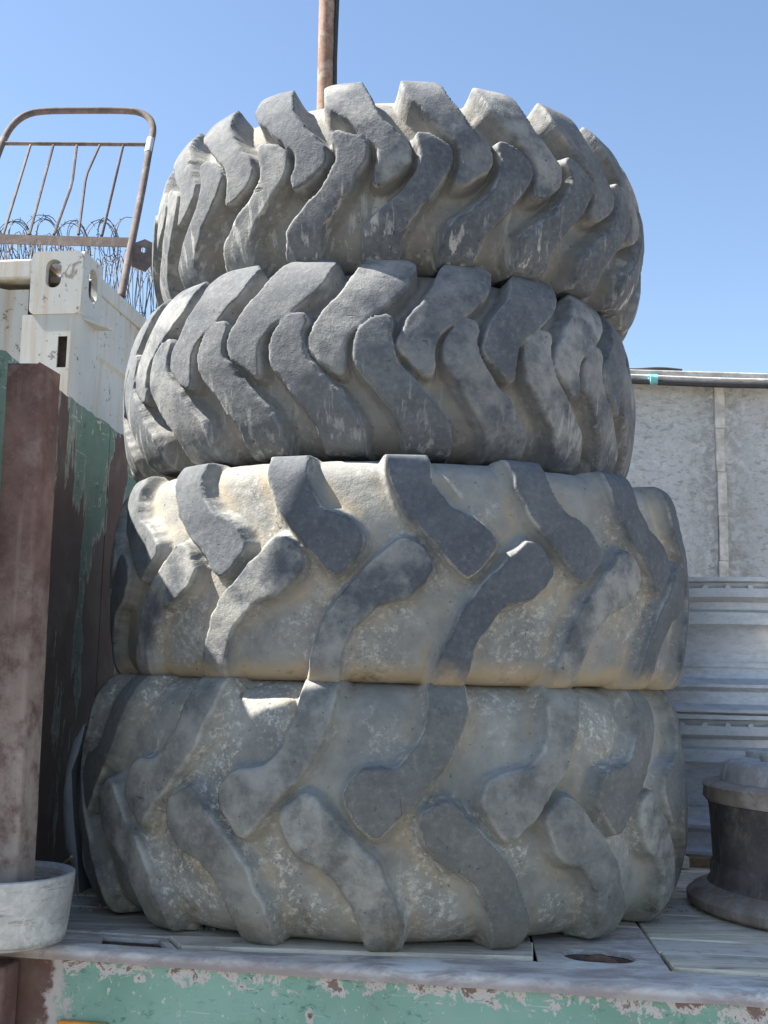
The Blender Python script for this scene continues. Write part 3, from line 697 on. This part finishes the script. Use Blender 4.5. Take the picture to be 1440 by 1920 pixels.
def build_tyre(cx, cy, z0, z1, Rout, Hl, rs, pitch, ntot, polys, mat, label, seed, crown=.012, flank=.019, bead=.32, rough=.006, seam=0.0, step=.0038, soft=.004, taper=0.0, dz0=0.0, lug_end=78, grow=.002, cha=1, over=0.0):
    """carcass = surface of revolution, lugs = height field on it; both cut from one grid so that they join without a gap"""
    hh = (z1 - z0) / 2; zc = (z0 + z1) / 2; R = Rout - Hl; a = hh - rs - .0015; a += rs * math.sin(math.atan(2 * crown / a)) * .98
    # --- half profile: crown, shoulder, sidewall, bead
    pr = [(R - crown * (q / a) ** 2, q) for q in np.linspace(0, a, 40)]
    psi0 = math.atan(2 * crown / a); r_e = R - crown
    cxs, cz = r_e - rs * math.cos(psi0), a - rs * math.sin(psi0)
    pr += [(cxs + rs * math.cos(w), cz + rs * math.sin(w)) for w in np.linspace(psi0, math.pi / 2, 30)[1:]]
    zt = pr[-1][1]
    for q in np.linspace(0, 1, 16)[1:]: pr.append((cxs + (bead - cxs) * q, zt - .05 * max(0, q - .15) ** 1.4))
    pr = np.array(pr); seg = np.hypot(np.diff(pr[:, 0]), np.diff(pr[:, 1])); arc = np.concatenate([[0], np.cumsum(seg)])
    t_sh = arc[39] + rs * rad(70); tmax = arc[-1]
    psi_end = arc[39] + rs * rad(78)
    tf = np.arange(0, psi_end + .035, step); tc = np.linspace(psi_end + .035, tmax, 10)[1:]
    tp = np.concatenate([tf, tc]); tt = np.concatenate([-tp[::-1], tp[1:]]); nt = len(tt)
    pr_r = np.interp(np.abs(tt), arc, pr[:, 0]); pr_z = np.sign(tt) * np.interp(np.abs(tt), arc, pr[:, 1])
    dr = np.gradient(pr_r, tt); dz = np.gradient(pr_z, tt); nl = np.hypot(dr, dz); nr, nz = dz / nl, -dr / nl
    # --- unproject the outlines seen in the photograph on to the lug-top surface
    rl = pr[:, 0] + Hl * np.interp(arc, tt, nr); zl = np.minimum(pr[:, 1] + Hl * np.interp(arc, tt, nz), hh)
    def unproj(x, y):
        d = ray(x, y); best = None
        s = np.linspace(1.2, 3.2, 4001) / math.hypot(d.x, d.y)
        X = d.x * s - cx; Y = d.y * s - cy; Zl = EYE + d.z * s - zc; rr_ = np.hypot(X, Y)
        okz = np.abs(Zl) < hh; lim = np.interp(np.abs(Zl), zl[:70], rl[:70])
        hit = np.nonzero((rr_ < lim) & okz)[0]
        if len(hit): i = hit[0]; tq = float(np.interp(abs(Zl[i]), zl[:70], arc[:70])) * (1 if Zl[i] > 0 else -1)
        else: i = int(np.argmin(np.where(X * 0 + rr_ < Rout, np.abs(np.abs(Zl)), 9))); tq = math.copysign(psi_end, Zl[i])
        if abs(Zl[i]) > hh - .028 or abs(tq) > arc[39] + rs * .75: tq = math.copysign(arc[39] + rs * rad(lug_end if tq > 0 else 78), tq)
        return math.atan2(X[i], -Y[i]), tq
    # --- angle grid, fine on the side that faces out of the stack's front
    fine = np.arange(-rad(108), rad(108), step / Rout); coarse = np.linspace(rad(108), rad(252), 62)[:-1]
    ph = np.concatenate([fine, coarse]); npn = len(ph)
    PH, TT = np.meshgrid(ph, tt, indexing='ij')
    base_xyz = np.stack([np.sin(PH) * 4.0 * R, -np.cos(PH) * 4.0 * R, TT * 4.0], -1)
    wob = vnoise(base_xyz * 9, seed) * .0035 + vnoise(base_xyz * 22, seed + 1) * .0015
    K = int(rad(104) / rad(pitch)); phis = [k * rad(pitch) for k in range(-K, K + 1)]
    rest = ntot - len(phis); gap = 2 * math.pi - 2 * K * rad(pitch)
    phis += [K * rad(pitch) + gap * (j + 1) / (rest + 1) for j in range(rest)]
    hmax = np.zeros(PH.shape); own = np.full(PH.shape, -1); sdmin = np.full(PH.shape, 9.0); lr = random.Random(seed); idx = 0
    for poly in polys:
        pl = [unproj(*p) for p in poly]; sgn = 1 if np.mean([q[1] for q in pl]) > 0 else -1
        if over:                                                      # worn, rounded upper ends
            te = arc[39] + rs * rad(lug_end) - 1e-6; q2 = []
            for i_, q in enumerate(pl):
                nx_ = pl[(i_ + 1) % len(pl)]; q2.append(q)
                if q[1] > te and nx_[1] > te: q2 += [(q[0] + (nx_[0] - q[0]) * f_, q[1]) for f_ in (.25, .5, .75)]
            xs_ = [q[0] for q in q2 if q[1] > te]
            if len(xs_) > 2:
                m_, w_ = (max(xs_) + min(xs_)) / 2, (max(xs_) - min(xs_)) / 2 + 1e-6
                q2 = [(q[0], q[1] - .034 * ((q[0] - m_) / w_) ** 2) if q[1] > te else q for q in q2]
            pl = q2
        pl = chaikin([(q[0] * R, q[1]) for q in pl], cha)
        lo = min(q[0] for q in pl) - .06; hi = max(q[0] for q in pl) + .06
        for p0 in phis:
            sc = 1 + lr.uniform(-.03, .03); dt = lr.uniform(-.004, .004); ws_ = lr.uniform(.94, 1.03)
            rel = (ph - p0 + math.pi) % (2 * math.pi) - math.pi
            cols = np.nonzero((rel * R > lo) & (rel * R < hi))[0]
            if len(cols) == 0: idx += 1; continue
            sx = np.repeat((rel[cols] * R)[:, None], nt, 1); sy = np.repeat(tt[None, :], len(cols), 0) - dt
            mxs = (lo + hi) / 2; sdv = poly_sd((sx - mxs) / sc + mxs, sy, pl) + wob[cols] * rough / .006 - grow
            x = np.clip((sdv + .001) / flank, 0, 1); hg = (1 - x) ** 1.7
            hg = hg * (1 - .045 * np.clip((sdv + .006) / .006, 0, 1) ** 2)            # rounded top edge
            hg = hg * ws_
            cur = hmax[cols]; better = hg > cur
            hmax[cols] = np.where(better, hg, cur); o = own[cols]; own[cols] = np.where(better & (hg > .03), idx, o)
            sdmin[cols] = np.minimum(sdmin[cols], sdv); idx += 1
    # --- displace
    big = vnoise(base_xyz * 1.3, seed + 3) * .004 + vnoise(base_xyz * 4.0, seed + 4) * .0018 + vnoise(base_xyz * 11, seed + 6) * .0007
    fade = np.clip((psi_end + .02 - np.abs(TT)) / .03, 0, 1) * (1 - taper * np.clip((np.abs(TT) - arc[39] - rs * .3) / (rs * 1.0), 0, 1) ** 2)
    hgt = Hl * hmax * fade + big * np.clip((psi_end + .05 - np.abs(TT)) / .05, 0, 1)
    if seam: hgt = hgt + seam * np.clip(1 - np.abs(TT - .004) / .006, 0, 1) * (1 - np.clip(hmax * 6, 0, 1))
    rr_ = pr_r[None, :] + hgt * nr[None, :]; zz = pr_z[None, :] + hgt * nz[None, :]; kq = soft; zz = np.sign(zz) * (-kq * np.log(np.exp(-np.abs(zz) / kq) + np.exp(-(hh + kq * .3 + over * (zz > 0) * np.clip((rr_ - R + .045) / .03, 0, 1)) / kq)))
    V = np.stack([np.sin(PH) * rr_, -np.cos(PH) * rr_, zz + hh], -1)
    # --- normals from the whole grid
    dph = np.roll(V, -1, 0) - np.roll(V, 1, 0); dtt = np.gradient(V, axis=1); Nn = np.cross(dph, dtt); Nn /= np.linalg.norm(Nn, axis=-1, keepdims=True) + 1e-12
    vid = np.arange(npn * nt).reshape(npn, nt); r1 = np.roll(vid, -1, 0)
    Fq = np.stack([vid[:, :-1], r1[:, :-1], r1[:, 1:], vid[:, 1:]], -1).reshape(-1, 4)
    fo = own.reshape(-1)[Fq]; fown = np.where((fo >= 0).sum(1) >= 3, fo.max(1), -1)
    Vf = V.reshape(-1, 3); Nf = Nn.reshape(-1, 3)
    at = {'lug': np.clip(hmax * 1.0, 0, 1).reshape(-1), 'base': (np.exp(-np.abs(sdmin - .022) / .012) * np.clip(1 - hmax * 2.2, 0, 1)).reshape(-1), 'across': np.clip(TT / arc[39], -1.5, 1.5).reshape(-1)}
    e = empty('tyre', (cx, cy, z0 + dz0)); tag(e, label, 'tyre', 'worn tractor tyres stacked on the trailer')
    def piece(name, faces, extra=None):
        used, invx = np.unique(faces, return_inverse=True); fc = invx.reshape(-1, 4)
        me = bpy.data.meshes.new(name); me.vertices.add(len(used)); me.vertices.foreach_set('co', Vf[used].astype(np.float32).ravel())
        me.loops.add(fc.size); me.loops.foreach_set('vertex_index', fc.astype(np.int32).ravel())
        me.polygons.add(len(fc)); me.polygons.foreach_set('loop_start', np.arange(0, fc.size, 4, dtype=np.int32))
        me.polygons.foreach_set('use_smooth', np.ones(len(fc), bool))
        me.update(calc_edges=True)
        for k_, arr in at.items():
            A = me.attributes.new(k_, 'FLOAT', 'POINT'); A.data.foreach_set('value', arr[used].astype(np.float32))
        me.normals_split_custom_set_from_vertices(Nf[used].tolist())
        me.materials.append(mat); o = bpy.data.objects.new(name, me); COL.objects.link(o); o.parent = e; return o
    piece('carcass', Fq[fown < 0])
    for k_ in np.unique(fown[fown >= 0]): piece('lug', Fq[fown == k_])
    zb = float(pr_z[-1])                                              # thick bead rings closing the inside
    ins = MB().lathe([(bead + .004, hh + zb), (bead - .025, hh + zb - .005), (bead - .028, hh + zb - .04), (bead + .05, hh + zb - .06), (R - .05, hh + .08), (R - .05, hh - .08), (bead + .05, hh - zb + .06), (bead - .028, hh - zb + .04), (bead - .025, hh - zb + .005), (bead + .004, hh - zb)], n=64, closed=False)
    ins.build('inner_lining', M['black'], e, 50)
    return e

def crop(ox, oy, s, pts): return [(ox + x / s, oy + y / s) for x, y in pts]
CY = 2.60
T1 = [crop(280, 130, 1.532, [(497, 65), (505, 40), (560, 27), (605, 35), (640, 85), (690, 150), (740, 195), (752, 225), (748, 262), (690, 310), (640, 327), (640, 290), (652, 250), (648, 215), (600, 175), (545, 125), (505, 95)]),
      crop(280, 130, 1.532, [(520, 185), (540, 175), (590, 185), (625, 210), (632, 240), (620, 275), (580, 335), (530, 400), (500, 450), (485, 490), (478, 525), (470, 600), (378, 600), (382, 525), (385, 490), (395, 460), (440, 400), (490, 345), (525, 285), (532, 250), (525, 215)])]
T2 = [crop(220, 450, 1.44, [(680, 35), (740, 27), (795, 45), (812, 80), (790, 120), (720, 180), (640, 235), (615, 270), (615, 355), (595, 364), (560, 340), (515, 300), (510, 270), (525, 225), (560, 180), (620, 110), (655, 60)]),
      crop(220, 450, 1.44, [(690, 193), (740, 193), (752, 220), (740, 250), (745, 300), (800, 370), (850, 430), (890, 490), (905, 530), (905, 580), (800, 580), (780, 520), (740, 460), (690, 390), (640, 330), (635, 280), (650, 240)])]
T3 = [crop(180, 800, 2.483, [(800, 130), (815, 98), (925, 85), (960, 150), (975, 230), (1010, 290), (1060, 355), (1110, 370), (1170, 400), (1215, 440), (1255, 500), (1250, 540), (1190, 610), (1125, 668), (1095, 655), (1020, 570), (950, 490), (880, 410), (840, 350), (820, 280), (800, 200)]),
      crop(180, 800, 2.483, [(820, 490), (865, 490), (910, 530), (945, 590), (945, 640), (905, 700), (850, 750), (780, 780), (720, 800), (680, 850), (640, 910), (610, 970), (595, 1050), (600, 1150), (490, 1150), (495, 1040), (520, 930), (545, 850), (590, 760), (660, 670), (740, 580)])]
T4 = [[(813, 1286), (875, 1286), (875, 1327), (867, 1362), (853, 1398), (835, 1438), (809, 1469), (769, 1513), (738, 1549), (711, 1579), (693, 1575), (655, 1525), (646, 1500), (660, 1465), (685, 1448), (722, 1446), (755, 1437), (787, 1393), (804, 1344)],
      crop(680, 1260, 2.25, [(310, 550), (345, 535), (380, 550), (440, 610), (520, 700), (590, 770), (640, 840), (670, 930), (700, 1020), (715, 1080), (715, 1170), (580, 1170), (560, 1110), (540, 1020), (510, 950), (470, 890), (420, 850), (350, 830), (290, 780), (250, 710), (235, 640), (250, 590)])]
ZS = [0.008, .462, .868, 1.242, 1.602]
build_tyre(.009, CY, ZS[0], ZS[1] - .002, .652, .034, .095, 20.6, 17, T4, M['tyre4'], 'bottom tyre of the stack, wide worn lugs standing on the plank deck', 4, seam=.003, bead=.34, taper=.15, flank=.016)
build_tyre(.035, CY, ZS[1], ZS[2], .637, .029, .058, 20.6, 17, T3, M['tyre3'], 'third tyre from the top with cream dust between its hooked lugs', 3, seam=.003, bead=.34, dz0=-.010, flank=.014)
build_tyre(-.013, CY, ZS[2] + .001, ZS[3], .580, .042, .108, 16.4, 22, T2, M['tyre2'], 'second tyre from the top with close-set lugs pointing left', 2, bead=.30, soft=.008, taper=.25, lug_end=46, grow=.0008, cha=2, flank=.0145, over=.032)
build_tyre(.022, CY, ZS[3] + .001, ZS[4], .568, .048, .126, 16.4, 22, T1, M['tyre1'], 'topmost tyre of the stack with deep rounded lugs and pale streaks', 1, bead=.30, soft=.008, taper=.3, lug_end=46, grow=.0008, cha=2, flank=.0145, over=.034)

# ------------------------------------------------------------------ rusty stake post in a galvanised collar
def build_post():
    
    D0 = at_z(0, 1640, .118).y + .0
    tl, tr_ = at_y(26, 690, D0), at_y(102, 690, D0); bl, br = at_y(-24, 1660, D0), at_y(46, 1660, D0)
    axis = ((tl + tr_) / 2 - (bl + br) / 2).normalized(); mid = (bl + br) / 2
    foot = mid - axis * ((mid.z - .0085) / axis.z); Ht = (tl.z - foot.z) / axis.z
    wd = ((tr_ - tl).length + (br - bl).length) / 2
    e = empty('stake_post', foot); tag(e, 'maroon rusty steel channel post standing in the galvanised collar', 'post')
    X = Vector((1, 0, 0)); X = (X - axis * X.dot(axis)).normalized(); X = (Matrix.Rotation(rad(-9), 3, axis) @ X); Y = axis.cross(X)
    def ext(poly, name, z0, z1, mat, sub=24):
        b = MB(); n = len(poly)
        for i in range(sub + 1):
            z = z0 + (z1 - z0) * i / sub
            for j, (x, y) in enumerate(poly):
                zz = z + (rnd.uniform(-.004, .002) if i == sub else 0)
                b.v.append(tuple(X * (x + rnd.uniform(-.0006, .0006)) + Y * (y + rnd.uniform(-.0006, .0006)) + axis * zz))
        for i in range(sub):
            for j in range(n): b.f.append((i * n + j, i * n + (j + 1) % n, (i + 1) * n + (j + 1) % n, (i + 1) * n + j))
        b.f += [tuple(range(n - 1, -1, -1)), tuple(sub * n + j for j in range(n))]
        return b.build(name, mat, e, 35)
    h = wd / 2; r = .010; th = .007; dp = .070
    arc = lambda cx, cy, rr, a0, a1, n=5: [(cx + rr * math.cos(rad(a0 + (a1 - a0) * i / n)), cy + rr * math.sin(rad(a0 + (a1 - a0) * i / n))) for i in range(n + 1)]
    y0 = -.035
    outer = [(-h, y0 + dp)] + arc(-h + .003, y0 + .003, .003, 180, 270, 2) + arc(h - r, y0 + r, r, -90, 0) + [(h, y0 + dp)]
    inner = [(h - th, y0 + dp)] + arc(h - r, y0 + r, r - th, 0, -90, 3) + [(-h + th, y0 + th), (-h + th, y0 + dp)]
    ext(outer + inner, 'channel', 0, Ht, M['post'])
    b = MB(); b.box(axis * (Ht - .006) + Y * (y0 + dp / 2 + .004), (2 * h - .018, dp - .012, .006), (X, Y, axis)); b.build('top_plate', M['post'], e)
    # ring
    r0 = .124; rc = at_z(0, 1640, .118); cen = Vector((rc.x - .0, rc.y, 0)); hgt = .112
    c = empty('pipe_collar', Vector((cen.x, cen.y, .012))); tag(c, 'galvanised threaded pipe collar around the foot of the rusty post', 'pipe collar')
    prof = [(r0 - .016, 0), (r0 - .010, .002), (r0 - .006, .03), (r0, hgt * .8), (r0 + .001, hgt - .002), (r0 - .001, hgt), (r0 - .006, hgt)]
    MB().lathe(prof + [(r0 - .009, hgt - .004), (r0 - .012, 0.002)], n=96).build('shell', M['galv'], c, 35)
    for i in range(9): 
        z = hgt - .008 - i * .0055; rr = r0 - .0095
        MB().lathe([(rr + .002, z - .0025), (rr - .0022, z), (rr + .002, z + .0025)], n=72, closed=True).build('thread', M['galv'], c, 20)
build_post()

# ------------------------------------------------------------------ stacked wheel rims behind the stack, at the right
def build_rims():
    R = .36; f = at_y(1335, 1500, 2.98 + R); cen = Vector((f.x, 2.98 + R, 0)); hgt = .352; LIFT = .036
    for k_, lab in ((-.20, 'left grey timber bearer under the lower wheel rim'), (.20, 'right grey timber bearer under the lower wheel rim')):
        o = MB().box((0, 0, .014), (.07, .74, .028)).build('timber_bearer', M['wood'][0], None, bevel=.003)
        o.location = (cen.x + k_, cen.y, .0075); tag(o, lab, 'timber', 'timber bearers under the wheel rims')
    for i, (lab, turn) in enumerate((('lower galvanised wheel rim standing on the deck behind the brake drum', 0), ('upper galvanised wheel rim stacked behind the tyres at the right', 1))):
        z0 = LIFT + i * (hgt + .003)
        e = empty('wheel_rim', (cen.x + .008 * i, cen.y, z0)); tag(e, lab, 'wheel rim', 'galvanised wheel rims stacked on the deck')
        h = hgt; sc_ = hgt / .365; o = [(R + .004, 0), (R + .012, .004), (R + .012, .012), (R + .002, .020), (R - .004, .026), (R - .006, .058), (R - .002, .066), (R + .004, .070), (R + .004, .078), (R - .010, .084), (R - .022, .095), (R - .026, .13), (R - .026, .215), (R - .020, .232), (R - .012, .240), (R - .012, .272), (R - .020, .280), (R - .020, .300), (R + .002, .312), (R + .002, .336), (R - .006, .340), (R - .004, .350), (R + .010, .354), (R + .010, h)]
        o = [(R + (r_ - R) * 1.55, z_ * sc_ if z_ != h else h) for r_, z_ in o]; inn = [(r - .010, z) for r, z in o[::-1]]
        MB().lathe(o + inn, n=120).build('rim_band', M['rim'], e, 30)
        for k_ in range(40):
            a = 2 * math.pi * k_ / 40; d = Vector((math.cos(a), math.sin(a), 0)); t = Vector((-d.y, d.x, 0))
            if d.y < .25: MB().tube([d * (R - .001) + dZ * .325, d * (R + .0045) + dZ * .325], .0075, 8).build('rivet', M['rim'], e, 40)
        b = MB().lathe([(.14, .13), (R - .034, .12), (R - .034, .132), (.14, .142)], n=64); b.build('disc', M['rim'], e, 30)
build_rims()

# ------------------------------------------------------------------ rusty brake drum at the right edge
def build_drum():
    R = .30; cen = Vector((1.000, 2.46, 0.008))
    e = empty('brake_drum', cen); tag(e, 'sooty rusty brake drum with wide dusty flange standing on the planks', 'brake drum')
    wob = lambda a, z: .003 * math.sin(3 * a + z * 9) + .002 * math.sin(7 * a)
    fr = R + .045
    MB().lathe([(R - .03, 0), (fr - .008, 0), (fr, .008), (fr + .001, .022), (fr - .012, .034), (R + .012, .040), (R + .004, .046), (R - .03, .046)], n=110, wob=wob).build('flange', M['drum_mid'], e, 50)
    MB().lathe([(R - .03, .044), (R + .004, .044), (R - .004, .06), (R - .004, .085), (R - .009, .090), (R - .006, .15), (R - .002, .20), (R + .000, .212), (R - .006, .218), (R - .03, .218)], n=110, wob=wob).build('drum_wall', M['drum'], e, 45)
    MB().lathe([(R - .04, .214), (R + .004, .214), (R + .010, .222), (R + .008, .240), (R + .012, .246), (R + .008, .252), (R - .01, .256), (R - .04, .256)], n=110, wob=wob).build('collar', M['drum_mid'], e, 45)
    cp = [(.0, .292), (.06, .293), (R - .070, .302), (R - .046, .299), (R - .032, .290), (R - .028, .275), (R - .024, .250), (R - .05, .250), (0, .250)]
    cap = MB().lathe(cp, n=110, closed=False, wob=wob).build('cap', M['drum_dust'], e, 45)
    for a in range(0, 360, 45):
        d = Vector((math.cos(rad(a + 196)), math.sin(rad(a + 196)), 0)) * (R - .105)
        MB().lathe([(.014, .300), (.026, .300), (.028, .3125), (.024, .316), (.018, .314), (.014, .309)], c=d, n=24).build('bolt_boss', M['drum_dust'], cap, 45)
        MB().tube([d + dZ * .300, d + dZ * .3085], .0145, 20).build('bolt_hole', M['hollow'], cap, 45)
build_drum()

# ------------------------------------------------------------------ small things on the deck
def blob(name, c, s, mat, label, cat, seed):
    bm = bmesh.new(); bmesh.ops.create_icosphere(bm, subdivisions=4, radius=1)
    co = np.array([v.co[:] for v in bm.verts]); d = 1 + .16 * vnoise(co * 1.9, seed) + .07 * vnoise(co * 5, seed + 1) + .04 * vnoise(co * 11, seed + 2)
    for v, k_ in zip(bm.verts, d):
        v.co = Vector((v.co.x * s[0] * k_, v.co.y * s[1] * k_, max(v.co.z * k_, -.55) * s[2] + .55 * s[2]))
    me = bpy.data.meshes.new(name); bm.to_mesh(me); bm.free(); me.materials.append(mat)
    me.polygons.foreach_set('use_smooth', [True] * len(me.polygons))
    o = bpy.data.objects.new(name, me); COL.objects.link(o); o.location = c; return tag(o, label, cat)
p = at_z(358, 1742, .006); blob('mud_lump', (p.x, p.y, .0065), (.0175, .013, .010), M['dirt'], 'small lump of dried mud on the deck at the foot of the bottom tyre', 'mud lump', 5)
b = MB()
for (px, py, n, sx, sy) in ((395, 1738, 60, .05, .012), (1205, 1700, 70, .05, .03), (1130, 1752, 20, .05, .01), (150, 1690, 24, .05, .05), (1190, 1720, 30, .06, .02)):
    c0 = at_z(px, py, .006)
    for _ in range(n):
        c = Vector((c0.x + rnd.gauss(0, sx), c0.y + rnd.gauss(0, sy), .0055)); s_ = rnd.uniform(.0008, .0028)
        b.box(c, (s_ * 2, s_ * 1.6, s_ * 1.3), jit=s_ * .4)
tag(b.build('grit', M['dirt']), 'loose dry grit scattered on the deck', 'grit', kind='stuff')
a0, a1 = at_z(100, 1618, .03), at_z(134, 1606, .10)
o = MB().tube([at_z(96, 1640, .006), a1], .0022, 6).build('straw', M['straw'], None, 60, org=at_z(96, 1640, .006)); tag(o, 'thin yellow straw sticking up behind the pipe collar', 'straw')
# curved rubber flap squeezed between the bottom tyre and the headboard
def build_flap():
    Yf = 2.52; outl = [(157, 1358), (138, 1390), (125, 1435), (118, 1490), (118, 1545), (124, 1590), (134, 1622), (146, 1648)]
    inl = [(159, 1362), (152, 1395), (142, 1425), (134, 1445), (136, 1500), (140, 1560), (145, 1610), (150, 1648)]
    A = [at_y(x, y, Yf) for x, y in outl]; B_ = [at_y(x, y, Yf - .03) for x, y in inl]
    A[-1].z = B_[-1].z = .006
    org = Vector((A[-1].x, A[-1].y, .006)); b = MB(); n = len(A); vs = []
    for p, q in zip(A, B_):
        back = p + Vector((.05, .16, 0))
        for k_ in range(5):                                          # front edge strip
            t = k_ / 4; vs.append(p.lerp(q, t) + Vector((0, -.006 * math.sin(t * math.pi), 0)) - org)
        vs.append(q + Vector((.012, .16, 0)) - org); vs.append(back - Vector((.015, 0, 0)) - org)
    m = 7; fs = [(i * m + j, i * m + (j + 1) % m, (i + 1) * m + (j + 1) % m, (i + 1) * m + j) for i in range(n - 1) for j in range(m)]
    fs += [tuple(range(m - 1, -1, -1)), tuple((n - 1) * m + j for j in range(m))]
    b.add(vs, fs); o = b.build('rubber_flap', M['flap'], None, 50); o.location = org
    tag(o, 'curved grey rubber flap standing between the bottom tyre and the headboard', 'rubber flap')
build_flap()
